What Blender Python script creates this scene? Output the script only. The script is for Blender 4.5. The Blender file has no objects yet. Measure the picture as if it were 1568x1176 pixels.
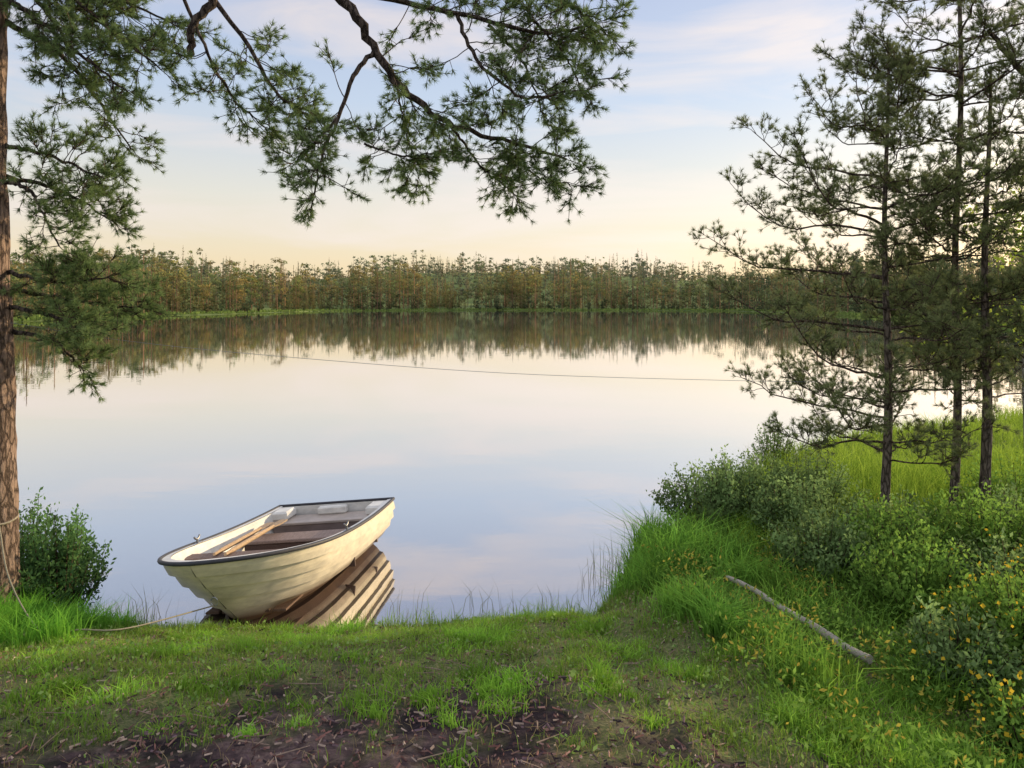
import bpy, math, numpy as np
from mathutils import Vector, Euler
rng=np.random.default_rng(7)
scene=bpy.context.scene
scene.view_settings.view_transform='Standard'
scene.view_settings.look='None'
scene.view_settings.exposure=0
D=bpy.data

# ------------------------------------------------------------ helpers
def nrm(a): return a/np.maximum(np.linalg.norm(a,axis=-1,keepdims=True),1e-9)
def hsh(ix,iy,s):
    v=np.sin(ix*127.1+iy*311.7+s*74.7)*43758.5453
    return v-np.floor(v)
def vn(x,y,s=0):
    x=np.asarray(x,float);y=np.asarray(y,float)
    ix=np.floor(x);iy=np.floor(y);fx=x-ix;fy=y-iy
    fx=fx*fx*(3-2*fx);fy=fy*fy*(3-2*fy)
    a=hsh(ix,iy,s);b=hsh(ix+1,iy,s);c=hsh(ix,iy+1,s);d=hsh(ix+1,iy+1,s)
    return (a*(1-fx)+b*fx)*(1-fy)+(c*(1-fx)+d*fx)*fy
def fbm(x,y,s=0,o=4):
    t=0;a=.5;n=0
    for i in range(o):
        t=t+a*vn(x*2**i,y*2**i,s+i*3.1);n+=a;a*=.5
    return t/n
def sstep(a,b,x):
    t=np.clip((x-a)/(b-a),0,1);return t*t*(3-2*t)

class Buf:
    def __init__(s): s.v=[];s.c=[];s.f=[];s.n=0
    def add(s,V,F,C,mat=0,smooth=False):
        V=np.asarray(V,float).reshape(-1,3);C=np.asarray(C,float)
        if C.ndim==1: C=np.tile(C,(len(V),1))
        s.v.append(V);s.c.append(C[:,:3]);s.f.append((np.asarray(F,int)+s.n,mat,smooth));s.n+=len(V)
def build(name,buf,mats,parent=None):
    V=np.concatenate(buf.v);C=np.concatenate(buf.c)
    me=D.meshes.new(name)
    me.vertices.add(len(V));me.vertices.foreach_set('co',V.astype(np.float32).ravel())
    loops=np.concatenate([f.ravel() for f,_,_ in buf.f])
    tot=np.concatenate([np.full(len(f),f.shape[1]) for f,_,_ in buf.f])
    mi=np.concatenate([np.full(len(f),m) for f,m,_ in buf.f])
    sm=np.concatenate([np.full(len(f),s) for f,_,s in buf.f])
    st=np.concatenate([[0],np.cumsum(tot)[:-1]])
    me.loops.add(len(loops));me.loops.foreach_set('vertex_index',loops.astype(np.int32))
    me.polygons.add(len(tot));me.polygons.foreach_set('loop_start',st.astype(np.int32))
    me.polygons.foreach_set('material_index',mi.astype(np.int32))
    me.polygons.foreach_set('use_smooth',sm.astype(bool))
    me.update(calc_edges=True);me.validate()
    a=me.color_attributes.new('Col','FLOAT_COLOR','POINT')
    a.data.foreach_set('color',np.c_[C,np.ones(len(C))].astype(np.float32).ravel())
    for m in mats: me.materials.append(m)
    ob=D.objects.new(name,me);scene.collection.objects.link(ob)
    if parent: ob.parent=parent
    return ob
def tube(buf,P,R,sides,col,mat=0,cap=False,rough=0):
    P=np.asarray(P,float);n=len(P);R=np.broadcast_to(np.asarray(R,float),(n,))
    T=nrm(np.gradient(P,axis=0))
    ref=np.array([0,0,1.]) if abs(T[:,2]).mean()<.8 else np.array([1.,0,0])
    A=nrm(np.cross(T,ref));B=np.cross(T,A)
    th=np.arange(sides)*2*np.pi/sides
    rr=R[:,None]*(1+rough*(rng.random((n,sides))-.5))
    V=P[:,None]+rr[...,None]*(A[:,None]*np.cos(th)[None,:,None]+B[:,None]*np.sin(th)[None,:,None])
    i=np.arange(n-1)[:,None]*sides;j=np.arange(sides)[None];k=(j+1)%sides
    F=np.stack([i+j,i+k,i+sides+k,i+sides+j],-1).reshape(-1,4)
    buf.add(V,F,col,mat,True)
    if cap:
        buf.add(V[0],[list(range(sides))],col,mat);buf.add(V[-1],[list(range(sides))[::-1]],col,mat)
def segs(buf,A,B,ra,rb,col,mat=0):
    A=np.array(A);B=np.array(B);N=len(A);d=nrm(B-A)
    u=nrm(np.cross(d,np.tile([.3,.2,.9],(N,1))));w=np.cross(d,u)
    th=np.arange(3)*2*np.pi/3
    ring=(u[:,None]*np.cos(th)[None,:,None]+w[:,None]*np.sin(th)[None,:,None])
    V=np.concatenate([A[:,None]+ring*np.reshape(ra,(-1,1,1)),B[:,None]+ring*np.reshape(rb,(-1,1,1))],1)
    b=np.arange(N)[:,None]*6
    F=np.concatenate([b+np.array([[0,1,4,3]]),b+np.array([[1,2,5,4]]),b+np.array([[2,0,3,5]])])
    buf.add(V,F,col,mat,True)
def tufts(buf,O,Dr,M,ln,w,c1,c2,mat=0,back=.06):
    O=np.array(O);Dr=nrm(np.array(Dr));N=len(O)
    rv=rng.normal(size=(N,M,3));d=Dr[:,None]
    p=nrm(rv-(rv*d).sum(-1,keepdims=True)*d)
    a=np.radians(rng.uniform(12,75,(N,M,1)))
    nd=d*np.cos(a)+p*np.sin(a)
    base=O[:,None]-d*rng.random((N,M,1))*back
    L=ln*rng.uniform(.75,1.1,(N,M,1))
    sd=nrm(np.cross(nd,rng.normal(size=(N,M,3))))*w
    V=np.stack([base-sd,base+sd,base+nd*L],2)
    k=rng.random((N,1,1))*.65+rng.random((N,M,1))*.35
    C=np.array(c1)*(1-k)+np.array(c2)*k
    C=np.repeat(C[:,:,None],3,2).reshape(-1,3)
    F=np.arange(N*M*3).reshape(-1,3)
    buf.add(V,F,C,mat)
def leaves(buf,P,size,C,mat=0,asp=.45,up=.4):
    P=np.array(P);N=len(P)
    d=nrm(rng.normal(size=(N,3))+[0,0,up]);s=nrm(np.cross(d,rng.normal(size=(N,3))))
    L=np.reshape(size,(-1,1))*rng.uniform(.6,1.2,(N,1))
    V=np.stack([P,P+d*L*.5+s*L*asp*.5,P+d*L,P+d*L*.5-s*L*asp*.5],1)
    buf.add(V,np.arange(N*4).reshape(-1,4),np.repeat(C,4,0),mat)
def blades(buf,X,Y,Z,h,w,c1,c2,lean=.35,mat=0,ld=None):
    N=len(X);B=np.stack([X,Y,Z],-1)
    an=rng.random(N)*2*np.pi
    l=np.stack([np.cos(an),np.sin(an),0*an],-1)*(lean*rng.random(N)*h)[:,None]
    fa=rng.random(N)*np.pi;s=np.stack([np.cos(fa),np.sin(fa),0*fa],-1)*np.reshape(w,(-1,1))
    up=np.zeros((N,3));up[:,2]=h
    m=B+l*.3+up*.55;t=B+l*1.3+up*(1-.12*lean)
    V=np.stack([B-s,B+s,m-s*.8,m+s*.8,t],1)
    b=np.arange(N)[:,None]*5
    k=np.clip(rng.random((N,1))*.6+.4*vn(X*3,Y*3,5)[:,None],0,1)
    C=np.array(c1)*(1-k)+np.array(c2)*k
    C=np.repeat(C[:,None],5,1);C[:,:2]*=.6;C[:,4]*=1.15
    buf.v.append(V.reshape(-1,3));buf.c.append(C.reshape(-1,3))
    buf.f.append((b+np.array([[0,1,3,2]])+buf.n,mat,False));buf.f.append((b+np.array([[2,3,4]])+buf.n,mat,False));buf.n+=N*5

# ------------------------------------------------------------ materials
def newmat(name):
    m=D.materials.new(name);m.use_nodes=True;nt=m.node_tree
    for n in list(nt.nodes): nt.nodes.remove(n)
    out=nt.nodes.new('ShaderNodeOutputMaterial')
    return m,nt,out
def N(nt,t,**k):
    n=nt.nodes.new(t)
    for a,b in k.items(): setattr(n,a,b)
    return n
def leafmat(name,trans=.4):
    m,nt,out=newmat(name)
    a=N(nt,'ShaderNodeAttribute',attribute_name='Col')
    p=N(nt,'ShaderNodeBsdfDiffuse')
    t=N(nt,'ShaderNodeBsdfTranslucent');mx=N(nt,'ShaderNodeMixShader');mx.inputs[0].default_value=trans
    nt.links.new(a.outputs['Color'],p.inputs['Color']);nt.links.new(a.outputs['Color'],t.inputs['Color'])
    nt.links.new(p.outputs[0],mx.inputs[1]);nt.links.new(t.outputs[0],mx.inputs[2]);nt.links.new(mx.outputs[0],out.inputs[0])
    return m
def attrmat(name,rough=.6,nscale=20,namt=.4,bump=.3,spec=.3,stretch=(1,1,1),dist=.01,metal=0,crack=0):
    m,nt,out=newmat(name)
    a=N(nt,'ShaderNodeAttribute',attribute_name='Col')
    tc=N(nt,'ShaderNodeTexCoord');mp=N(nt,'ShaderNodeMapping');mp.inputs['Scale'].default_value=stretch
    nz=N(nt,'ShaderNodeTexNoise');nz.inputs['Scale'].default_value=nscale;nz.inputs['Detail'].default_value=6;nz.inputs['Roughness'].default_value=.65
    nt.links.new(tc.outputs['Object'],mp.inputs[0]);nt.links.new(mp.outputs[0],nz.inputs['Vector'])
    mr=N(nt,'ShaderNodeMapRange');mr.inputs[1].default_value=.3;mr.inputs[2].default_value=.7;mr.inputs[3].default_value=1-namt;mr.inputs[4].default_value=1+namt*.4
    nt.links.new(nz.outputs[0],mr.inputs[0])
    fac=mr.outputs[0];hgt=nz.outputs[0]
    if crack:
        wv=N(nt,'ShaderNodeVectorMath',operation='MULTIPLY_ADD');wv.inputs[1].default_value=(.06,.06,.06)
        nt.links.new(nz.outputs['Color'],wv.inputs[0]);nt.links.new(mp.outputs[0],wv.inputs[2])
        vo=N(nt,'ShaderNodeTexVoronoi',feature='DISTANCE_TO_EDGE');vo.inputs['Scale'].default_value=crack;nt.links.new(wv.outputs[0],vo.inputs['Vector'])
        m2=N(nt,'ShaderNodeMapRange');m2.inputs[1].default_value=0;m2.inputs[2].default_value=.16;m2.inputs[3].default_value=.28;m2.inputs[4].default_value=1
        nt.links.new(vo.outputs['Distance'],m2.inputs[0])
        mu=N(nt,'ShaderNodeMath',operation='MULTIPLY');nt.links.new(fac,mu.inputs[0]);nt.links.new(m2.outputs[0],mu.inputs[1]);fac=mu.outputs[0];hgt=fac
    vm=N(nt,'ShaderNodeVectorMath',operation='SCALE');nt.links.new(a.outputs['Color'],vm.inputs[0]);nt.links.new(fac,vm.inputs['Scale'])
    p=N(nt,'ShaderNodeBsdfPrincipled');p.inputs['Roughness'].default_value=rough;p.inputs['Specular IOR Level'].default_value=spec;p.inputs['Metallic'].default_value=metal
    nt.links.new(vm.outputs[0],p.inputs['Base Color'])
    b=N(nt,'ShaderNodeBump');b.inputs['Strength'].default_value=bump;b.inputs['Distance'].default_value=dist
    nt.links.new(hgt,b.inputs['Height']);nt.links.new(b.outputs[0],p.inputs['Normal'])
    nt.links.new(p.outputs[0],out.inputs[0])
    return m
M_needle=leafmat('pine_needles',.3)
M_leaf=leafmat('leaf',.4)
M_grass=leafmat('grass_blade',.4)
M_bark=attrmat('pine_bark',.9,22,.55,1.0,.1,(1,1,.30),.02,0,22)
M_far=leafmat('far_foliage',.3)
M_wood=attrmat('weathered_wood',.7,30,.45,.5,.2,(4,.6,4),.006)
M_hull=attrmat('boat_gelcoat',.4,6,.25,.05,.4,(1,1,2.5),.003)
M_rubber=attrmat('rubber_rail',.55,20,.3,.1,.3)
M_metal=attrmat('metal',.4,30,.2,.1,.5,metal=.9)
M_rope=attrmat('rope',.9,120,.4,.3,.1)
M_chip=attrmat('bark_chips',.9,40,.3,.2,.15)

# ------------------------------------------------------------ terrain
XS=[-300,-60,-20,-8,-5,-3.5,-2.57,-1.04,.67,1.0,1.47,2.9,4.85,6.7,12.3,25,60,300]
YS=[60,30,14,9.5,7.1,6.15,6.08,6.25,6.4,7.1,8.5,10.5,13.2,14.8,17.8,24,45,150]
AZ=[-180,-60,-45,-35,-29,-21,-14,-5,0,16,21,26,29,34,40,60,180]
RZ=[80,90,110,130,165,215,290,315,317,300,240,170,140,105,90,90,80]
def Hgt(x,y):
    x=np.asarray(x,float);y=np.asarray(y,float)
    ys=np.interp(x,XS,YS)+(fbm(x*1.3,x*0+3,9)-.5)*.35
    k=np.interp(x,[.5,1,3,5],[1,.7,.72,.85])
    d=(ys-y)*k
    s=np.interp(x,[-4.5,-3,.8,1.6,2.6],[1.05,1.35,1.35,.85,.45])
    h=np.where(d>0,s*(1-np.exp(-d/3.3))+.1*sstep(0,.15,d),np.maximum(-1.5,d*.5))
    h=h+np.where(d>0,(fbm(x*1.6,y*1.6,2)-.5)*.16*sstep(0,.6,d)+(fbm(x*9,y*9,4)-.5)*.035,0)
    r=np.hypot(x,y);az=np.degrees(np.arctan2(x,y));R=np.interp(az,AZ,RZ)+(fbm(az*.4,az*0,6)-.5)*14
    d2=r-R
    f=np.where(d2>0,.15+.25*np.clip(d2/8,0,1)+5*(1-np.exp(-np.maximum(d2-10,0)/90))
        +sstep(50,330,d2)*np.interp(R,[90,150,300],[7,12,24])*(.25+1.35*fbm(az*.11+3,d2*.002+2,8,3)),np.maximum(-1.5,d2*.2))
    return np.maximum(h,f)
def grassmask(x,y):
    yd=np.interp(x,[-3,-1.6,-1.2,.2,.6,1.2,2.5],[3.2,3.2,3.65,3.65,3.25,3.0,2.8])
    return np.clip((y-yd)/.85+.36+(fbm(x*1.9,y*2.6,21)-.5)*2.3+(fbm(x*7,y*7,22)-.5)*1.9,0,1)
NR,NT=285,560
r=.6*(3600/.6)**(np.arange(NR)/(NR-1));th=np.arange(NT)*2*np.pi/NT
RR,TT=np.meshgrid(r,th,indexing='ij');GX=RR*np.sin(TT);GY=RR*np.cos(TT)+0
GZ=Hgt(GX,GY)
V=np.stack([GX,GY,GZ],-1).reshape(-1,3)
i=np.arange(NR-1)[:,None]*NT;j=np.arange(NT)[None];k=(j+1)%NT
F=np.stack([i+j,i+NT+j,i+NT+k,i+k],-1).reshape(-1,4)
g=grassmask(V[:,0],V[:,1]);far=sstep(30,80,np.hypot(V[:,0],V[:,1]))
gc=np.stack([np.maximum(g,far),far,np.zeros_like(g)],-1)
bf=Buf();bf.add(V,F,gc,0,True)
c0=Hgt(np.array([0.]),np.array([0.]))[0]
bf.add(np.concatenate([[[0,0,c0]],V[:NT]]),np.stack([np.zeros(NT,int),1+np.arange(NT),1+(np.arange(NT)+1)%NT],-1),[0,0,0],0,True)
mg,nt,out=newmat('ground_soil')
a=N(nt,'ShaderNodeAttribute',attribute_name='Col');sp=N(nt,'ShaderNodeSeparateColor');nt.links.new(a.outputs['Color'],sp.inputs[0])
tc=N(nt,'ShaderNodeTexCoord')
def noise(sc,det=5,ro=.6):
    n=N(nt,'ShaderNodeTexNoise');n.inputs['Scale'].default_value=sc;n.inputs['Detail'].default_value=det;n.inputs['Roughness'].default_value=ro
    nt.links.new(tc.outputs['Object'],n.inputs['Vector']);return n
def ramp(src,els):
    r_=N(nt,'ShaderNodeValToRGB');e=r_.color_ramp.elements
    e[0].position,e[0].color=els[0][0],(*els[0][1],1);e[1].position,e[1].color=els[-1][0],(*els[-1][1],1)
    for p_,c_ in els[1:-1]:
        q=e.new(p_);q.color=(*c_,1)
    nt.links.new(src,r_.inputs[0]);return r_
def mixc(f,a_,b_,bt='MIX'):
    m_=N(nt,'ShaderNodeMix',data_type='RGBA',blend_type=bt)
    for s_,v_ in ((0,f),(6,a_),(7,b_)):
        if isinstance(v_,(int,float)): m_.inputs[s_].default_value=v_
        elif isinstance(v_,tuple): m_.inputs[s_].default_value=(*v_,1)
        else: nt.links.new(v_,m_.inputs[s_])
    return m_.outputs[2]
n1=noise(14,8,.75);n2=noise(1.7,4);n3=noise(45,6,.75)
dirt=ramp(n1.outputs[0],[(.3,(.035,.025,.030)),(.48,(.11,.072,.072)),(.6,(.21,.145,.13)),(.75,(.38,.29,.25))])
dk=ramp(n2.outputs[0],[(.44,(.22,.22,.30)),(.56,(1,1,1))])
dd=mixc(1.0,dirt.outputs[0],dk.outputs[0],'MULTIPLY')
gr=ramp(n3.outputs[0],[(.32,(.06,.085,.03)),(.5,(.15,.19,.06)),(.68,(.34,.28,.16))])
m1=mixc(sp.outputs[0],dd,gr.outputs[0])
farc=ramp(noise(.05,3).outputs[0],[(.35,(.10,.15,.05)),(.65,(.22,.27,.08))])
m2=mixc(sp.outputs[1],m1,farc.outputs[0])
p=N(nt,'ShaderNodeBsdfPrincipled');p.inputs['Roughness'].default_value=.95;p.inputs['Specular IOR Level'].default_value=.15
nt.links.new(m2,p.inputs['Base Color'])
b=N(nt,'ShaderNodeBump');b.inputs['Strength'].default_value=.9;b.inputs['Distance'].default_value=.03
nt.links.new(n1.outputs[0],b.inputs['Height']);nt.links.new(b.outputs[0],p.inputs['Normal']);nt.links.new(p.outputs[0],out.inputs[0])
build('ground',bf,[mg])

# ------------------------------------------------------------ water
mw,nt,out=newmat('lake_water_mat')
gl=N(nt,'ShaderNodeBsdfGlossy');gl.inputs['Roughness'].default_value=.01;gl.inputs['Color'].default_value=(.97,.95,.95,1)
df=N(nt,'ShaderNodeBsdfPrincipled');df.inputs['Base Color'].default_value=(.06,.040,.036,1);df.inputs['Roughness'].default_value=.25
lw=N(nt,'ShaderNodeLayerWeight');lw.inputs[0].default_value=.5
mr=N(nt,'ShaderNodeMapRange');mr.inputs[1].default_value=.5;mr.inputs[2].default_value=.88;mr.inputs[3].default_value=.42;mr.inputs[4].default_value=.97
nt.links.new(lw.outputs['Facing'],mr.inputs[0])
mx=N(nt,'ShaderNodeMixShader');nt.links.new(mr.outputs[0],mx.inputs[0]);nt.links.new(df.outputs[0],mx.inputs[1]);nt.links.new(gl.outputs[0],mx.inputs[2])
tc=N(nt,'ShaderNodeTexCoord');mp=N(nt,'ShaderNodeMapping');mp.inputs['Scale'].default_value=(.8,1.6,1)
nz=N(nt,'ShaderNodeTexNoise');nz.inputs['Scale'].default_value=1.2;nz.inputs['Detail'].default_value=3
nt.links.new(tc.outputs['Object'],mp.inputs[0]);nt.links.new(mp.outputs[0],nz.inputs['Vector'])
b=N(nt,'ShaderNodeBump');b.inputs['Strength'].default_value=.075;b.inputs['Distance'].default_value=.02
nt.links.new(nz.outputs[0],b.inputs['Height']);nt.links.new(b.outputs[0],gl.inputs['Normal']);nt.links.new(mx.outputs[0],out.inputs[0])
bf=Buf();ang=np.arange(96)*2*np.pi/96
bf.add(np.stack([3500*np.cos(ang),3500*np.sin(ang),0*ang],-1),[list(range(96))],[.1,.1,.1])
build('lake_water',bf,[mw])

# ------------------------------------------------------------ distant forest
def far_forest(name,n,azr,dr,hr,leafn,lsz,cols,haze,spruce=.35,low=(.22,.42),K=8,fat=1.0,wm=1.,amp=1.1):
    bf=Buf()
    az=np.radians(rng.uniform(azr[0],azr[1],n));R=np.interp(np.degrees(az),AZ,RZ)
    rr=R+dr[0]+(dr[1]-dr[0])*rng.random(n)**1.1
    x=rr*np.sin(az);y=rr*np.cos(az);z=Hgt(x,y);ad=np.degrees(az)
    h=(hr[0]+(hr[1]-hr[0])*rng.random(n)**1.5)*np.interp(R,[90,150,300],[.6,.75,1.0])*(1-.5*amp+amp*fbm(ad*.22,rr*.012,3,3))
    iss=(rng.random(n)<spruce*(.4+1.2*vn(ad*.35,rr*0,31)))
    A=np.stack([x,y,z-.5],-1);B=np.stack([x,y,z+h*np.where(iss,.97,.8)],-1)
    tcol=np.tile([.42,.24,.14],(n,1))*rng.uniform(.3,1.2,(n,1))
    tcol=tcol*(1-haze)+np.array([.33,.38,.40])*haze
    segs(bf,A,B,.011*h,.004*h,np.repeat(tcol,6,0))
    lo=np.where(iss,.03,rng.uniform(low[0],low[1],n))
    tk=rng.random((n,K));ch=lo[:,None]+(.95-lo[:,None])*tk
    fw=(fat*rng.uniform(.7,1.2,n))[:,None]
    prof=np.sqrt(np.clip(1-((tk-.35)/.69)**2,0,1))
    cr=.15*fw*h[:,None]*prof*rng.random((n,K))**.5
    ca=rng.random((n,K))*6.28
    ci=rng.integers(0,K,(n,leafn));ii=np.arange(n)[:,None]
    cs=(fw*(.035+.05*prof)*rng.uniform(.8,1.2,(n,K)))[ii,ci]*h[:,None]
    g3=nrm(rng.normal(size=(n,leafn,3)))*rng.random((n,leafn,1))**.33
    Pp=np.stack([x[:,None]+(cr*np.cos(ca))[ii,ci],y[:,None]+(cr*np.sin(ca))[ii,ci],z[:,None]+ch[ii,ci]*h[:,None]],-1)+g3*np.array([1,1,.6])*cs[...,None]
    t=rng.random((n,leafn));phi=rng.random((n,leafn))*6.28;hs_=lo[:,None]+(1-lo[:,None])*(1-(1-t)**.62)
    rad=(1-hs_)*.18*h[:,None]*np.sqrt(rng.random((n,leafn)))*(.8+.35*np.sin(hs_*45+ii))
    Ps=np.stack([x[:,None]+rad*np.cos(phi),y[:,None]+rad*np.sin(phi),z[:,None]+hs_*h[:,None]],-1)
    P=np.where(iss[:,None,None],Ps,Pp)
    hh=(P[...,2]-z[:,None])/h[:,None]
    s=(lsz*np.where(iss[:,None],.95-.6*hh,1.05-.25*hh)*(h/h.mean())[:,None]**.5)[...,None]
    e1=nrm(rng.normal(size=P.shape)*[1,1,.6])*s;e2=nrm(rng.normal(size=P.shape)*[1,1,.6])*s*.8
    V=np.stack([P-e1*.5-e2*.3,P+e1*.5,P+e2*.6-e1*.1],2)
    cb=np.array(cols)[rng.integers(0,len(cols),n)]
    warm=wm*np.interp(ad,[-35,-8,5,25],[1,.85,.6,.15])[:,None]*(.3+1.1*vn(ad*.5,rr*.02,77))[:,None]  # golden sunlight towards the left, tinted into the crown colours
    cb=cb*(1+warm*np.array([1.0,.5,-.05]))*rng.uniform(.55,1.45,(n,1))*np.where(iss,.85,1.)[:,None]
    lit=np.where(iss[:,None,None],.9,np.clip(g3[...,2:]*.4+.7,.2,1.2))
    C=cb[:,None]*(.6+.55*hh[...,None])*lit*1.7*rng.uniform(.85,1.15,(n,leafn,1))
    C=C*(1-haze)+np.array([.34,.38,.36])*haze  # distance haze painted into leaf colours, as into the trunks above
    bf.add(V,np.arange(n*leafn*3).reshape(-1,3),np.repeat(C.reshape(-1,3),3,0))
    return build(name,bf,[M_far])
cols=[(.10,.14,.055),(.08,.12,.05),(.14,.15,.06),(.07,.11,.055),(.16,.15,.06)]
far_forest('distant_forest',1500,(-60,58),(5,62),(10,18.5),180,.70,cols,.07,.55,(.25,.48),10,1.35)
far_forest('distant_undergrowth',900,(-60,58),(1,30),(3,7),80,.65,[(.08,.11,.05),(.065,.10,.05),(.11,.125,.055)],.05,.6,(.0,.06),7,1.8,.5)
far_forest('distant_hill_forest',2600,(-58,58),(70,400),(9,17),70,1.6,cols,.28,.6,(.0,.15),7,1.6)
bf=Buf();n=8000
az=np.radians(rng.uniform(-60,60,n));R=np.interp(np.degrees(az),AZ,RZ)+rng.uniform(-2,9,n)
x=R*np.sin(az);y=R*np.cos(az);z=np.maximum(Hgt(x,y),0)
hs=rng.uniform(.3,.9,n)
blades(bf,x,y,z-.1,hs,.3,(.12,.20,.05),(.28,.36,.10),.3)
build('lakeshore_reeds',bf,[M_far])

# ------------------------------------------------------------ boat
boat=D.objects.new('rowing_boat',None);scene.collection.objects.link(boat)
L=2.95
def bw(u): return .74*(1-np.clip(1-u/.5,0,1)**2.5)**.6*(1-.06*np.clip((u-.5)/.5,0,1)**2)
def zg(u): return .45+.30*(1-u)**2.0
def hullpt(u,v,off=0.):
    w=np.exp(-u*3.2)
    f=(1-w)*(1-(1-v)**2.1)**.62+w*v**.8
    zk=-.10
    z=zk+(zg(u)-zk)*(v**(1+.3*(1-w)))
    s=u*L+.80*(1-v)**1.15*(1-u)**2.0
    return np.stack([bw(u)*f+off*np.minimum(1,u*12+.15),s-off*w*.5,z],-1)
NU=50;us=(np.linspace(0,1,NU))**1.35
cream=np.array([.84,.74,.53]);white=np.array([.84,.82,.76])
for side,nm in ((1,'hull_side_near'),(-1,'hull_side_far')):
    bf=Buf();NS=6;vs=np.linspace(0,1,NS+1)**.92
    rows=[];
    for k_ in range(NS):
        rows.append(hullpt(us,vs[k_],.034));rows.append(hullpt(us,(vs[k_]*.5+vs[k_+1]*.5),.018));rows.append(hullpt(us,vs[k_+1]-.010,.0))
    rows=np.array(rows);rows[...,0]*=side
    for q in range(len(rows)-1):
        a_,b_=rows[q],rows[q+1];n_=NU
        V=np.concatenate([a_,b_]);i_=np.arange(n_-1)
        F=np.stack([i_,i_+1,i_+1+n_,i_+n_],-1)
        if side<0: F=F[:,::-1]
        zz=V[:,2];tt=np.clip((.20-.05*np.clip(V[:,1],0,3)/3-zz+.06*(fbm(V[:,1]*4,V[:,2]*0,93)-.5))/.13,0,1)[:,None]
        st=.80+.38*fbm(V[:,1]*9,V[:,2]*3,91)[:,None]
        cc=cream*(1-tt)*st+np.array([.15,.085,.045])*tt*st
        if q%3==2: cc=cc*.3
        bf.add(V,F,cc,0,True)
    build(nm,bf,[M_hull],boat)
bf=Buf();vv=np.linspace(0,1,24);tp=hullpt(np.ones(24),vv)
out_=np.concatenate([tp,(tp*[-1,1,1])[::-1]])
bf.add(out_,[list(range(48))[::-1]],cream);bf.add(out_-[0,.04,0],[list(range(48))],white*.93)
build('transom',bf,[M_hull],boat)
bf=Buf();NV=16;vv=np.linspace(0,1,NV)
for side in (1,-1):
    G=np.array([hullpt(us,v_) for v_ in vv]);
    G[...,0]=np.maximum(0,G[...,0]-.05);G[...,1]=G[...,1]+.07*(1-us)[None]-.045*us[None]
    G[...,2]=np.maximum(G[...,2]+.01*(1-vv)[:,None],.05)
    G[...,0]*=side
    i_=np.arange(NV-1)[:,None]*NU;j_=np.arange(NU-1)[None]
    F=np.stack([i_+j_,i_+NU+j_,i_+NU+j_+1,i_+j_+1],-1).reshape(-1,4)
    if side<0:F=F[:,::-1]
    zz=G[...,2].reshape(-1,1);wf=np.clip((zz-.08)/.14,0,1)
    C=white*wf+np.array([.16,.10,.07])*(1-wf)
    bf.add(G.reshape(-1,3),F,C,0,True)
    o=hullpt(us,1.,.0);o[:,0]*=side;inn=G[-1]
    up=np.array([0,0,.006])
    V=np.concatenate([o+up,inn+up]);i_=np.arange(NU-1);F=np.stack([i_,i_+1,i_+1+NU,i_+NU],-1)
    bf.add(V,F,white)
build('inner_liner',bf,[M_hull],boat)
bf=Buf()
o=hullpt(us,1.,.012);o[:,2]+=.004
rail=np.concatenate([o[::-1],(o*[-1,1,1])[1:]]);tube(bf,rail,.018,8,[.06,.06,.07])
a_=o[-1];tube(bf,np.linspace(a_,a_*[-1,1,1],10)+[0,.0,.0],.016,8,[.06,.06,.07],cap=True)
build('rub_rail',bf,[M_rubber],boat)
def box(bf,c,sz,col,mat=0,rot=0.,bev=.008):
    x,y,z=np.array(sz)/2;b_=min(bev,x*.4,y*.4,z*.4)
    V=[]
    pr=[(-z,-b_),(-z+b_,0),(z-b_,0),(z,-b_)]
    for zz,ins in pr:
        for sx,sy in((-1,-1),(1,-1),(1,1),(-1,1)): V.append([sx*(x+ins),sy*(y+ins),zz])
    V=np.array(V);cr,sr=math.cos(rot),math.sin(rot)
    V=np.stack([V[:,0]*cr-V[:,1]*sr,V[:,0]*sr+V[:,1]*cr,V[:,2]],-1)+c
    F=[[3,2,1,0],[12,13,14,15]]
    for l in range(3):
        for q in range(4): F.append([l*4+q,l*4+(q+1)%4,l*4+4+(q+1)%4,l*4+4+q])
    bf.add(V,F,col,mat)
def halfw(yy,z):
    u=np.clip(yy/L,0,1);v=np.linspace(0,1,60);p_=hullpt(np.full(60,u),v);return float(np.interp(z,p_[:,2],p_[:,0]))-.045
bf=Buf()
w_=halfw(.85,.50);box(bf,(0,.90,.515),(2*w_,.16,.045),(.25,.175,.14))
build('forward_thwart',bf,[M_wood],boat)
bf=Buf()
w_=halfw(1.95,.30);box(bf,(0,2.0,.345),(2*w_,.28,.035),(.34,.25,.21));box(bf,(0,1.89,.18),(2*w_-.1,.02,.28),(.13,.085,.07))
build('middle_thwart',bf,[M_wood],boat)
bf=Buf()
w_=halfw(2.7,.34)
box(bf,(0,2.70,.34),(2*w_,.34,.03),(.50,.42,.36));box(bf,(0,2.56,.20),(2*w_-.08,.02,.25),np.array([.28,.22,.20]))
for sx in(-1,1):
    box(bf,(sx*(w_-.08),2.76,.405),(.2,.24,.10),white,bev=.03)
box(bf,(.0,2.84,.40),(.34,.08,.09),white*.95,bev=.02)
build('stern_seat',bf,[M_hull],boat)
bf=Buf()
for q in range(5): box(bf,(-.32+q*.16,1.5,.066),(.13,1.5,.02),np.array([.17,.105,.07])*rng.uniform(.7,1.3))
build('floor_boards',bf,[M_wood],boat)
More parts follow.
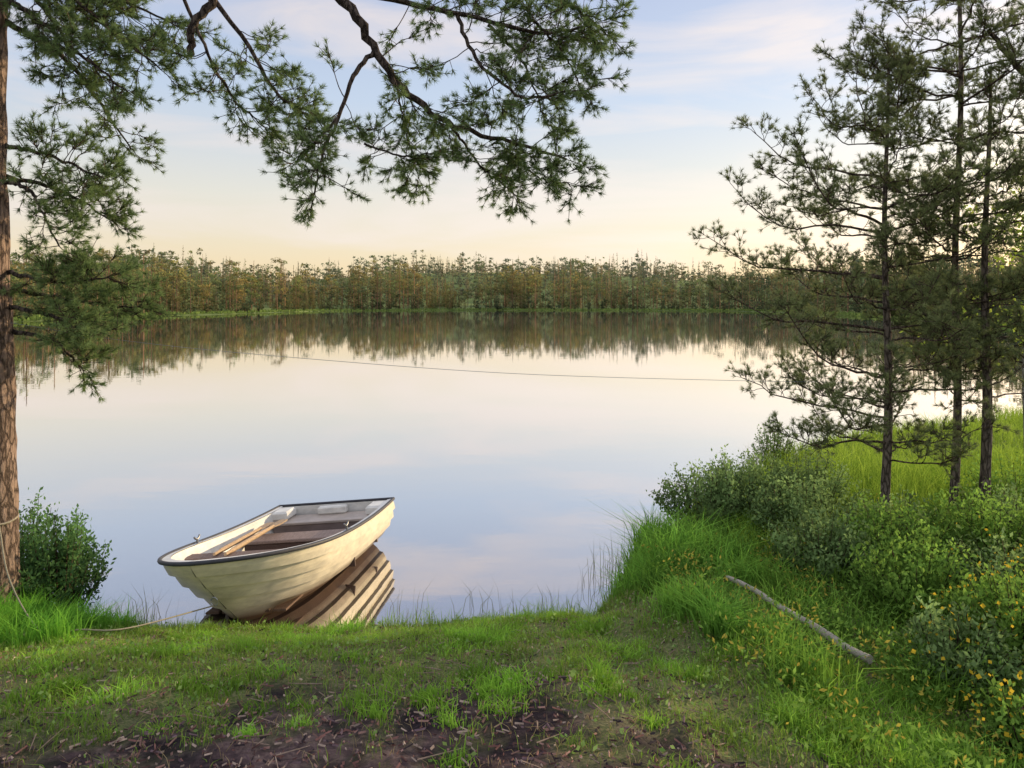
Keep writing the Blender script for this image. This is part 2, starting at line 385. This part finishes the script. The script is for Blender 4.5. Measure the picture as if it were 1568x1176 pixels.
for q,(A,B) in enumerate([((-.30,.84,.563),(-.52,2.35,.42)),((-.18,.82,.563),(-.40,2.42,.425))]):
    bf=Buf();A=np.array(A);B=np.array(B);d=B-A
    pts=[A+d*t for t in(0,.04,.07,.1,.5,.74,.78)]
    tube(bf,pts,[.014,.015,.016,.022,.022,.019,.018],10,(.60,.42,.25),cap=True)
    pt=[];sd=nrm(np.cross(d,[0,0,1]));n_=8
    for t,w2 in zip(np.linspace(.74,1,n_),[.02,.035,.045,.05,.05,.05,.048,.038]):
        c=A+d*t;pt+= [c-sd*w2+[0,0,.006],c+sd*w2+[0,0,.006],c+sd*w2-[0,0,.006],c-sd*w2-[0,0,.006]]
    F=[]
    for l in range(n_-1):
        for s_ in range(4):F.append([l*4+s_,l*4+(s_+1)%4,l*4+4+(s_+1)%4,l*4+4+s_])
    F+= [[0,1,2,3],[31,30,29,28]]
    bf.add(pt,F,(.50,.36,.23));build('oar_%d'%(q+1),bf,[M_wood],boat)
for q,sx in enumerate((-1,1)):
    bf=Buf();u=.42 if sx<0 else .5;g_=hullpt(np.array([u]),1.)[0];c=np.array([sx*(g_[0]-.025),g_[1],g_[2]])
    tube(bf,[c,c+[0,0,.05]],.01,8,(.3,.3,.3));t=np.linspace(-1.15,1.15,12)
    pts=np.stack([0*t,np.sin(t)*.05,.10-np.cos(t)*.05],-1)*[1,1,1]+c
    tube(bf,pts,[.009]*12,8,(.3,.3,.3),cap=True)
    box(bf,c+[0,0,.008],(.04,.12,.012),(.4,.4,.4))
    build('oarlock_%d'%(q+1),bf,[M_metal],boat)
bf=Buf();t=np.linspace(0,2*np.pi,17);c=hullpt(np.array([0.]),.55)[0]+[0,-.02,0]
tube(bf,np.stack([np.sin(t)*.03,-.005+0*t,np.cos(t)*.035-.03],-1)+c,.006,6,(.6,.6,.6))
build('bow_ring',bf,[M_metal],boat)
boat.location=(-2.47,5.82,0);boat.rotation_euler=(0,math.radians(-6),math.radians(-8.5))
ringw=np.array(Euler(boat.rotation_euler).to_matrix()@Vector(c+[0,-.01,-.06]))+np.array(boat.location)

# ------------------------------------------------------------ ropes
def smooth(P,n):
    P=np.array(P,float);m=len(P);t=np.linspace(0,m-1,n);Pp=np.concatenate([[2*P[0]-P[1]],P,[2*P[-1]-P[-2]]])
    i=np.minimum(t.astype(int),m-2);f=(t-i)[:,None]
    a,b,c,d=Pp[i],Pp[i+1],Pp[i+2],Pp[i+3]
    return .5*(2*b+(c-a)*f+(2*a-5*b+4*c-d)*f**2+(-a+3*b-3*c+d)*f**3)
bf=Buf();pts=[(-4.08,5.88,1.05),(-3.8,5.6,.70),(-3.4,5.35,None),(-3.05,5.22,None),(-2.75,5.3,None),tuple(ringw)]
pp=[(x,y,(z if z is not None else float(Hgt(np.array([x]),np.array([y]))[0])+.08)) for x,y,z in pts]
tube(bf,smooth(pp,60),.0055,6,(.38,.34,.24));
tube(bf,[[-4.21+.17*math.cos(a_),6+.17*math.sin(a_),1.05+.01*math.sin(a_*3)] for a_ in np.linspace(0,6.28,25)],.009,6,(.42,.37,.27))
build('mooring_rope',bf,[M_rope])
bf=Buf();tube(bf,smooth([(-4.1,6,2.65),(-3.25,6.3,2.48),(-1.95,6.6,2.32),(0,7,2.14),(2.29,7.5,2.02),(3.95,7.75,1.97)],60),.0022,5,(.28,.30,.33))
build('rope_line',bf,[M_rope])

# ------------------------------------------------------------ pines
class Pine:
    def __init__(s): s.b=Buf();s.A=[];s.B=[];s.ra=[];s.rb=[];s.O=[];s.D=[]
    def seg(s,a,b,ra,rb): s.A.append(a);s.B.append(b);s.ra.append(ra);s.rb.append(rb)
    def spray(s,p,d,L,nt,upb=.1,tw=(.05,.16),mid=.18):
        n=6;P=[p];dd=d
        for k_ in range(n):
            dd=nrm(dd+rng.normal(size=3)*.2+[0,0,upb*.3]);P.append(P[-1]+dd*L/n)
        P=np.array(P)
        for k_ in range(n): s.seg(P[k_],P[k_+1],.003+.006*L*(1-k_/n),.003+.006*L*(1-(k_+1)/n))
        s.O.append(P[-1]);s.D.append(dd)
        for k_ in range(nt):
            t=(.3+.7*rng.random()**.6)*n;i=min(int(t),n-1);q=P[i]+(P[i+1]-P[i])*(t-i);dv=nrm(P[i+1]-P[i])
            td=nrm(dv*.8+rng.normal(size=3)*[.6,.6,.45]+[0,0,upb]);l=rng.uniform(*tw)
            e=q+td*l;s.seg(q,e,.003,.0022);s.O.append(e);s.D.append(nrm(td+[0,0,.15]))
            if rng.random()<mid: s.O.append(q+td*l*.5+rng.normal(size=3)*.01);s.D.append(nrm(td+rng.normal(size=3)*.4))
    def limb(s,pts,r0,r1,ns,sl,start=.15,nt=7,col=(.14,.11,.09),spread=(.8,.8,.6),upb=.1,n=24,wob=.007,kw={}):
        P=smooth(pts,n);P[1:-1]+=rng.normal(size=(n-2,3))*wob
        tube(s.b,P,np.linspace(r0,r1,n),7,col,1,rough=.15)
        for k_ in range(ns):
            t=(start+(1-start)*(k_+rng.random())/ns)*(n-1);i=min(int(t),n-2);q=P[i]+(P[i+1]-P[i])*(t-i)
            dv=nrm(P[i+1]-P[i]);sd=nrm(dv*.5+rng.normal(size=3)*spread+[0,0,upb])
            s.spray(q,sd,sl*rng.uniform(.5,1.15)*(1.1-.4*t/n),nt,upb,**kw)
        s.spray(P[-1],nrm(P[-1]-P[-2]),sl*.5,nt,upb,**kw)
    def done(s,name,M=30,ln=.065,w=.0022,c1=(.035,.06,.03),c2=(.10,.14,.055)):
        segs(s.b,s.A,s.B,s.ra,s.rb,(.18,.13,.10),1)
        tufts(s.b,s.O,s.D,M,ln,w,c1,c2,0,.03)
        print(name,'tufts',len(s.O))
        return build(name,s.b,[M_needle,M_bark])

T=Pine()
zt=np.linspace(-.2,9,70)
tp=np.stack([-4.21-.006*zt+.02*np.sin(zt*1.1),6+.02*np.cos(zt*.9),zt],-1)
tube(T.b,tp,np.interp(zt,[-.2,.15,.5,9],[.25,.19,.16,.11]),26,(.38,.27,.21),1,rough=.14)
tw=dict(upb=.03)
T.limb([(-4.2,6,6.7),(-3.2,6.0,6.2),(-2.0,6.0,5.75),(-1.37,6,5.26),(-1.11,6,4.87),(-.84,6,4.5),(-.5,6,4.26),(-.02,6.05,4.13),(.45,6.1,3.99)],.06,.010,34,.46,.5,12,n=44,wob=.012,**tw)
T.limb([(-1.11,6,4.86),(-1.27,5.95,4.63),(-1.4,5.9,4.26),(-1.5,5.85,3.99),(-1.56,5.85,3.68)],.022,.007,20,.40,.35,12,**tw)
T.limb([(-1.7,6,5.5),(-1.1,6,5.3),(-.45,6,5.16),(.2,6,5.0),(.6,6,5.05)],.03,.01,32,.5,.35,12,**tw)
T.limb([(-.45,6,5.16),(-.28,5.95,4.75),(.1,5.9,4.45),(.45,5.9,4.5)],.018,.007,26,.45,.15,12,**tw)
T.limb([(-1.0,6.2,5.75),(-.2,6.3,5.6),(.4,6.3,5.4),(.8,6.3,5.1)],.03,.01,24,.5,.3,12,**tw)
T.limb([(.1,6.1,5.2),(.4,6.2,4.95),(.58,6.2,4.6)],.014,.005,16,.4,.15,12,**tw)
T.limb([(-.2,6.1,5.1),(.1,6.3,4.85),(.3,6.4,4.35)],.014,.005,16,.4,.15,11,**tw)
T.limb([(-.5,6.05,4.25),(-.25,6.2,3.95),(.0,6.2,3.75)],.012,.005,17,.38,.2,11,**tw)
T.limb([(-.1,6.05,4.12),(.2,6.1,3.85),(.48,6.1,3.78)],.010,.005,16,.33,.15,11,**tw)
T.limb([(-1.2,6.0,4.1),(-.9,6.1,4.02),(-.6,6.1,4.05)],.01,.005,15,.36,.1,11,**tw)
T.limb([(-.95,6.0,4.65),(-.9,6.2,4.3),(-.8,6.3,3.9)],.01,.005,14,.36,.3,10,**tw)
T.limb([(-1.4,5.95,4.3),(-1.65,6.0,4.05),(-1.8,6.1,3.95)],.01,.005,13,.32,.2,10,**tw)
T.limb([(-3.2,5.9,6.2),(-2.5,5.9,5.6),(-2.38,5.9,5.26),(-2.55,5.9,5.02),(-2.56,5.9,4.78)],.045,.028,2,.02,.5,0)
T.limb([(-3.9,6,6.4),(-2.8,6.1,5.7),(-2.2,6.1,4.95),(-1.95,6.1,4.55),(-1.7,6.1,4.4)],.028,.008,26,.42,.45,11,**tw)
T.limb([(-2.9,6.1,5.8),(-2.6,6.2,5.0),(-2.35,6.2,4.55),(-2.15,6.2,4.35)],.018,.006,20,.4,.35,11,**tw)
for e,q in (((-3.7,5.9,5.0),(-3.0,5.8,4.45)),((-3.8,6.1,5.4),(-3.1,6.2,4.9)),((-3.7,6.2,4.8),(-3.3,6.4,4.15)),((-3.6,6,5.3),(-2.85,6,4.7)),((-3.8,6,5.2),(-3.5,6,4.7)),((-3.6,6.2,5.5),(-2.8,6.3,5.15)),((-3.9,6.3,5.6),(-3.3,6.5,5.3))):
    T.limb([(-4.2,6,e[2]+.35),e,q],.028,.006,21,.42,.35,12,**tw)
g=dict(upb=.12)
for e,q,nn in (((-3.75,5.95,4.0),(-3.25,5.9,3.80),22),((-3.8,6.2,3.75),(-3.4,6.3,3.5),18),((-3.85,5.9,3.7),(-3.55,5.8,3.25),14),
             ((-3.7,5.95,2.98),(-3.2,5.9,3.0),22),((-3.8,6.2,2.85),(-3.15,6.4,2.75),22),((-3.7,5.95,2.7),(-3.3,5.8,2.55),17),((-3.8,6.1,2.5),(-3.6,6.2,2.25),12)):
    T.limb([(-4.2,6.02,e[2]+.1),e,q],.022,.006,nn,.34,.42,12,**g)
T.done('pine_tree',32,.056,.0021,(.09,.145,.06),(.34,.45,.17))

def slim(x,y,ht,r0,lens,seed_tilt,lowz=1.2,dz=.3,br=5,bias=None,nt=7,dens=6):
    P_=Pine();z0=float(Hgt(np.array([x]),np.array([y]))[0])-.1
    zz=np.linspace(z0,ht,40)
    ax=lambda z:np.array([x+seed_tilt[0]*(z-z0)+.015*math.sin(z*2+x),y+seed_tilt[1]*(z-z0)+.015*math.cos(z*1.7),z])
    tube(P_.b,[ax(z) for z in zz],np.interp(zz,[z0,z0+.3,ht],[r0*1.3,r0,.012]),12,(.26,.21,.175),1,rough=.12)
    z=lowz
    while z<ht-.1:
        n=br if z>lowz+.4 else br-1;a0=rng.random()*6.28
        for k_ in range(n):
            a=a0+k_*6.28/n+rng.normal()*.25
            Ln=np.interp(z,lens[0],lens[1])*rng.uniform(.6,1.12)
            if bias is not None: Ln*=1+bias[1]*math.cos(a-bias[0])
            d=np.array([math.cos(a),math.sin(a),0]);ri=rng.uniform(.08,.30)+.25*(z>ht-1.2)
            st=ax(z+rng.normal()*.06)
            dr=rng.uniform(-.10,.06)
            pts=[st,st+d*Ln*.35+[0,0,Ln*.05],st+d*Ln*.7+[0,0,Ln*(.10+dr)],st+d*Ln+[0,0,Ln*(.12+ri+dr)]]
            P_.limb(pts,.004+.007*Ln,.004,int(3+Ln*dens),.28*min(1,Ln+.2),.32,nt,n=10,wob=.01,spread=(.7,.7,.25),upb=.22,col=(.19,.14,.11))
        z+=dz*rng.uniform(.75,1.25)
    return P_
nc1,nc2=(.10,.13,.065),(.36,.41,.17)
s1=slim(3.95,7.8,5.5,.05,([1.2,2.0,3.4,4.4,5.5],[1.25,1.4,1.5,.95,.2]),(0,0),1.2,.34,5,(math.pi,.22),dens=8.5,nt=7)
s1.done('pine_tree',28,.057,.0022,nc1,nc2)
s2=slim(4.66,7.8,7.6,.045,([1.3,2.2,4,5.5,7.6],[.45,.75,1.15,1.35,.3]),(.012,0),2.0,.40,5,dens=7.5,nt=7)
s2.limb([(6.3,7.6,5.2),(5.6,7.5,4.9),(5.1,7.4,5.15),(4.7,7.3,5.5)],.05,.02,18,.45,.2,10)
s2.done('pine_tree',28,.057,.0022,nc1,nc2)
s3=slim(4.78,7.5,5.2,.055,([1.3,2.2,3.4,5.2],[.4,.75,.85,.3]),(.012,0),1.9,.48,4,nt=7,dens=6)
s3.done('pine_tree',28,.057,.0022,nc1,nc2)

bf=Buf();bx,by=6.3,9.0;bz=float(Hgt(np.array([bx]),np.array([by]))[0])
tube(bf,[(bx,by,bz-.1),(bx-.05,by,2),(bx+.05,by,4.4)],[.05,.035,.01],8,(.35,.33,.3),1)
LP=[]
for k_ in range(38):
    z=rng.uniform(1.9,4.4);a=rng.random()*6.28;Ln=rng.uniform(.7,1.5)*(1.25-.2*(z-1.6))
    d=np.array([math.cos(a),math.sin(a),.25]);st=np.array([bx,by,z]);P=smooth([st,st+d*Ln*.5,st+d*Ln+[0,0,-.1]],8)
    tube(bf,P,np.linspace(.010,.003,8),5,(.15,.1,.08),1)
    for q in range(80):
        t=rng.uniform(.2,1)*7;i=min(int(t),6);LP.append(P[i]+(P[i+1]-P[i])*(t-i)+rng.normal(size=3)*[.1,.1,.09])
LP=np.array(LP);kk=rng.random((len(LP),1));leaves(bf,LP,.06,np.array([.20,.32,.05])*(1-kk)+np.array([.50,.58,.09])*kk,0,.75,-.3)
build('birch_sapling',bf,[M_leaf,M_bark])

# ------------------------------------------------------------ shrubs
def shrub(x,y,rad,h,nl,c1,c2,ls=.035,name='shrub',flowers=0):
    bf=Buf();z0=float(Hgt(np.array([x]),np.array([y]))[0])
    ns=60;a=rng.random(ns)*6.28;rr=rad*np.sqrt(rng.random(ns));hh=h*np.sqrt(np.clip(1-(rr/rad)**2*.75,0,1))*rng.uniform(.7,1.2,ns)
    tip=np.stack([x+rr*np.cos(a),y+rr*np.sin(a),z0+hh],-1);base=np.stack([x+rr*.35*np.cos(a),y+rr*.35*np.sin(a),np.full(ns,z0-.05)],-1)
    segs(bf,base,tip,.006,.002,(.16,.10,.07),1)
    k_=rng.integers(0,ns,nl);t=(.2+.8*rng.random(nl)**.75)[:,None]
    P=base[k_]+(tip[k_]-base[k_])*t+rng.normal(size=(nl,3))*[.045,.045,.04]*rad/.6
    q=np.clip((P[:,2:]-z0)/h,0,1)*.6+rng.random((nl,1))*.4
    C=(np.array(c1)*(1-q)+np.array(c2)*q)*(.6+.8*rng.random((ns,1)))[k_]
    leaves(bf,P,ls,C,0,.5,.8)
    if flowers:
        k_=rng.integers(0,ns,flowers);P=tip[k_]+rng.normal(size=(flowers,3))*[.08,.08,.06]
        leaves(bf,P,.028,np.tile([.80,.55,.05],(flowers,1)),0,1.,.5)
    return build(name,bf,[M_leaf,M_bark])
gg=((.045,.09,.03),(.29,.42,.15));gb=((.05,.12,.025),(.31,.50,.09))
for (x,y,ra,h,nl,c,fl) in [(2.15,8.3,.55,.72,5000,gg,0),(2.75,8.6,.6,.82,6000,gg,0),(3.45,8.6,.65,.7,6000,gg,0),(3.0,7.7,.6,.6,5000,gg,0),(3.8,7.4,.6,.5,4500,gg,0),
      (3.5,6.7,.6,.6,4500,gb,0),(2.75,6.6,.5,.55,4500,gg,0),(4.3,6.6,.6,.6,4500,gb,0),(3.1,5.7,.5,.55,4500,gb,0),(3.9,5.6,.6,.6,4500,gg,80),(3.4,4.9,.45,.55,4500,gb,160),
      (2.75,4.6,.38,.4,3000,gg,60),(4.9,7.2,.6,.5,3500,gg,0),(5.6,8.2,.7,.6,3500,gb,0),(2.75,3.85,.3,.34,2500,gb,170),
      (-3.92,6.42,.42,.80,6000,((.03,.08,.03),(.17,.31,.10)),0),(-4.4,6.7,.5,.8,4500,((.03,.08,.03),(.17,.31,.10)),0),(3.0,10.2,.4,.45,2000,gg,0),(4.3,12.2,.35,.7,1500,gg,0)]:
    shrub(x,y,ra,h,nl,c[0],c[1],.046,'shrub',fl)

# ------------------------------------------------------------ grass
bf=Buf()
def scat(n,xr,yr,mask=None):
    x=rng.uniform(*xr,n);y=rng.uniform(*yr,n);z=Hgt(x,y);k_=z>.03
    if mask is not None: k_&=rng.random(n)<mask(x,y)
    return x[k_],y[k_],z[k_]
G1=(.13,.22,.035);G2=(.36,.56,.085)
x,y,z=scat(170000,(-6,4.5),(2.6,6.8),lambda x,y:grassmask(x,y)**1.5*(.12+.88*sstep(.40,.58,fbm(x*5,y*5,40)))+.01)
hh=(.02+.06*rng.random(len(x)))*(.5+1.2*fbm(x*3,y*3,41))
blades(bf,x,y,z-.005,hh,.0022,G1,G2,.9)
x,y,z=scat(30000,(-6,4.5),(2.6,6.8),lambda x,y:.2+.6*grassmask(x,y));blades(bf,x,y,z,(.02+.05*rng.random(len(x))),.0018,(.26,.20,.10),(.52,.41,.22),1.6)
def clumps(n,xr,yr,hr,cr,nb,w,c1,c2,lean=.7):
    for k_ in range(n):
        cx=rng.uniform(*xr);cy=rng.uniform(*yr)
        if 4.4<cy<6.1 and -.05<cx-(1.76+(6-cy)*.33)+.12<.22 or (3.9<cy<5.8 and -.35<cx-(1.76+(6-cy)*.33)<.15 and hr[1]>.25): continue
        m=int(nb*rng.uniform(.6,1.3));rr=cr*rng.uniform(.5,1.2)
        x=cx+rng.normal(size=m)*rr*.5;y=cy+rng.normal(size=m)*rr*.5;z=Hgt(x,y);kk=z>-.05;x,y,z=x[kk],y[kk],z[kk]
        if len(x)==0: continue
        s_=rng.uniform(.6,1.3);hs=rng.uniform(.6,1.15)
        blades(bf,x,y,z-.01,hs*rng.uniform(*hr,len(x))*rng.uniform(.7,1.1),w,np.array(c1)*s_,np.array(c2)*s_,lean)
K1,K2=(.13,.31,.035),(.40,.68,.085)
clumps(130,(-5,2.6),(3.5,6.3),(.03,.12),.16,170,.003,K1,K2,.9)
clumps(24,(-3.2,2.2),(2.9,3.9),(.04,.11),.10,100,.003,K1,K2,.9)
x=rng.uniform(-5.5,1.4,11000);ys=np.interp(x,XS,YS);y=ys-rng.random(len(x))**1.5*.5+.12;z=Hgt(x,y)
hh=(.03+.16*rng.random(len(x))**1.5)*(.2+1.6*fbm(x*3,y,51))*np.where((x>-2.9)&(x<-1.5),.45,1);kk=z>-.04
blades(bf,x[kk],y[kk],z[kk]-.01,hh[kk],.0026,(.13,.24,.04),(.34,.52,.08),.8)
clumps(45,(-4.6,-3.15),(4.8,6.2),(.12,.34),.22,230,.004,(.11,.30,.04),(.34,.70,.08),.9)
clumps(34,(1.0,2.1),(6.2,7.9),(.16,.55),.26,110,.0055,(.09,.22,.04),(.34,.64,.09),1.0)
clumps(14,(1.15,1.8),(4.7,5.7),(.12,.40),.2,130,.0045,(.09,.22,.04),(.34,.64,.09),1.0)
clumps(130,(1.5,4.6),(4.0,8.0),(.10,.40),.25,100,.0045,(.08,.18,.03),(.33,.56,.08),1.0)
clumps(60,(1.3,3.4),(2.9,4.6),(.05,.20),.16,120,.003,(.10,.22,.03),(.34,.58,.08),1.0)
build('grass',bf,[M_grass])
bf=Buf()
x,y,z=scat(56000,(2.2,16),(8,19))
blades(bf,x,y,z-.02,(.12+.34*rng.random(len(x)))*(.3+1.3*fbm(x,y,61)),.0055,(.15,.26,.03),(.50,.66,.09),.8)
x,y,z=scat(18000,(2.2,9),(7.0,11));blades(bf,x,y,z-.02,(.12+.3*rng.random(len(x))),.004,(.15,.28,.03),(.46,.62,.08),.8)
build('meadow_grass',bf,[M_grass])
bf=Buf()
for cx,cy,m in ((-3.3,6.45,45),(-3.0,6.45,20),(-1.0,6.5,25),(-.2,6.65,22),(.1,6.55,25),(.95,7.3,45),(1.2,7.9,60),(.6,6.7,30),(1.7,8.9,50),(2.6,10.6,50),(4.4,13.2,70)):
    x=cx+rng.normal(size=m)*.16;y=cy+rng.normal(size=m)*.1
    blades(bf,x,y,np.zeros(m)-.05,rng.uniform(.12,.45,m),.0024,(.14,.15,.08),(.28,.27,.13),.5)
build('sedge_stems',bf,[M_grass])
bf=Buf();x,y,z=scat(42000,(1.2,5.5),(2.9,8.2),lambda x,y:sstep(.3,.55,fbm(x*2,y*2,71))*sstep(1.2,2.2,x+.25*(y-3)))
P=np.stack([x,y,z+rng.random(len(x))**1.2*(.10+.26*fbm(x*2.5,y*2.5,72))],-1);q=rng.random((len(x),1))
yl=(fbm(x*3,y*3,73)>.55)[:,None]
C=np.array([.07,.15,.03])*(1-q)+np.array([.30,.50,.09])*q;C=np.where(yl&(q>.55),np.array([.50,.42,.08]),C)
leaves(bf,P,.040,C,0,.4,.6)
x,y,z=scat(8000,(-5,1.6),(2.9,6.4),lambda x,y:.6*grassmask(x,y));P=np.stack([x,y,z+.01+rng.random(len(x))*.05],-1);q=rng.random((len(x),1))
leaves(bf,P,.030,np.array([.15,.28,.07])*(1-q)+np.array([.38,.54,.16])*q,0,.6,.2)
build('low_herbs',bf,[M_leaf])
bf=Buf();n=19000
x=rng.uniform(-4.5,4,n);y=2.5+3.9*rng.random(n)**1.3;z=Hgt(x,y);kk=rng.random(n)<(1.05-.6*grassmask(x,y));x,y,z=x[kk],y[kk],z[kk];n=len(x)
P=np.stack([x,y,z+.006+rng.random(n)*.012],-1);a=rng.random(n)*6.28
d=np.stack([np.cos(a),np.sin(a),rng.normal(size=n)*.22],-1);s=np.stack([-np.sin(a),np.cos(a),rng.normal(size=n)*.35],-1)
Ls=(.005+.024*rng.random(n)**2.5)[:,None];Ws=(.002+.004*rng.random(n))[:,None];up=np.array([0,0,.003])
V=np.stack([P-d*Ls-s*Ws,P+d*Ls-s*Ws*.6,P+d*Ls*.9+s*Ws,P-d*Ls*.8+s*Ws,P-d*Ls+up*2,P+d*Ls+up*2],1)
b=np.arange(n)[:,None]*6;F=np.concatenate([b+np.array([[0,1,5,4]]),b+np.array([[4,5,2,3]])])
pal=np.array([(.11,.06,.055),(.24,.12,.10),(.34,.20,.16),(.05,.038,.042),(.48,.36,.28),(.19,.125,.135)])
bf.add(V,F,np.repeat(pal[rng.integers(0,6,n)]*rng.uniform(.7,1.3,(n,1)),6,0));
A=[];B=[]
for k_ in range(280):
    x=rng.uniform(-4,3.5);y=rng.uniform(2.8,6);a=rng.random()*6.28;l=rng.uniform(.05,.2);x2=x+l*math.cos(a);y2=y+l*math.sin(a)
    zz=Hgt(np.array([x,x2]),np.array([y,y2]))+.02;A.append([x,y,zz[0]]);B.append([x2,y2,zz[1]])
segs(bf,A,B,.004,.002,(.33,.24,.18));build('bark_litter',bf,[M_chip])
bf=Buf();xs=np.linspace(1.76,2.22,18);ysl=np.linspace(6.0,4.6,18);zz=np.linspace(Hgt(np.array([1.76]),np.array([6.]))[0]+.15,Hgt(np.array([2.22]),np.array([4.6]))[0]+.09,18)
tube(bf,np.stack([xs+.012*np.sin(ysl*6),ysl,zz+.01*np.sin(ysl*9)],-1),np.linspace(.018,.028,18),10,(.44,.39,.33),cap=True,rough=.3)
build('fallen_log',bf,[M_wood])

# ------------------------------------------------------------ sky & sun
SE,SR=math.radians(12.5),math.radians(54)
w=D.worlds.new('World');scene.world=w;w.use_nodes=True;nt=w.node_tree
for n_ in list(nt.nodes): nt.nodes.remove(n_)
out=N(nt,'ShaderNodeOutputWorld')
sk=N(nt,'ShaderNodeTexSky',sky_type='NISHITA');sk.sun_disc=False;sk.sun_elevation=SE;sk.sun_rotation=SR;sk.air_density=1.0;sk.dust_density=1.8;sk.ozone_density=1.0
b1=N(nt,'ShaderNodeBackground');b1.inputs[1].default_value=.045;nt.links.new(sk.outputs[0],b1.inputs[0])
tc=N(nt,'ShaderNodeTexCoord');sx=N(nt,'ShaderNodeSeparateXYZ');nt.links.new(tc.outputs['Generated'],sx.inputs[0])
haze=ramp(sx.outputs[2],[(0,(.92,.66,.38)),(.05,(.90,.72,.48)),(.14,(.80,.75,.66)),(.26,(.56,.65,.80)),(.46,(.41,.47,.70)),(.62,(.78,.82,.98)),(1,(.88,.92,1.08))])  # sky gradient; top stops, out of view, brightened to add ambient fill
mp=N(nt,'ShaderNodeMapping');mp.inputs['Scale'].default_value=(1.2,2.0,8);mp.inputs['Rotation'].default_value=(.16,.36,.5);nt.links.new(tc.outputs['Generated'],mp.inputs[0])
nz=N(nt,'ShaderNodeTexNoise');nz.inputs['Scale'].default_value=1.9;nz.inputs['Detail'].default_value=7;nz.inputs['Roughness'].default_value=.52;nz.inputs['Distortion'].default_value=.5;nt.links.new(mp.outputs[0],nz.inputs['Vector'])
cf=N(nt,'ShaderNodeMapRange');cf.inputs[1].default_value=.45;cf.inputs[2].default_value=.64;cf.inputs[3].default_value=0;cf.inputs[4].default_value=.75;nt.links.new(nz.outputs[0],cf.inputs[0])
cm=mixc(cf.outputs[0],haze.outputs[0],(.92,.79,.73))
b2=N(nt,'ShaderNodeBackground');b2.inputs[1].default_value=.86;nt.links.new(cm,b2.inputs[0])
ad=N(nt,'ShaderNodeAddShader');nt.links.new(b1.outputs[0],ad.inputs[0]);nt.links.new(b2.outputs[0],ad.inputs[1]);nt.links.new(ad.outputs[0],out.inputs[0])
sl=D.lights.new('sun','SUN');sl.energy=4.2;sl.angle=math.radians(.6);sl.color=(1,.78,.48)
so=D.objects.new('sun',sl);scene.collection.objects.link(so)
dv=Vector((math.sin(SR)*math.cos(SE),math.cos(SR)*math.cos(SE),math.sin(SE)));so.rotation_euler=dv.to_track_quat('Z','Y').to_euler()

# ------------------------------------------------------------ camera
cd=D.cameras.new('camera');cd.lens=26;cd.sensor_width=36;cd.shift_y=-.0784;cd.clip_end=8000;cd.clip_start=.05
co=D.objects.new('camera',cd);scene.collection.objects.link(co);co.location=(0,0,2.8);co.rotation_euler=(math.radians(90),0,0)
scene.camera=co
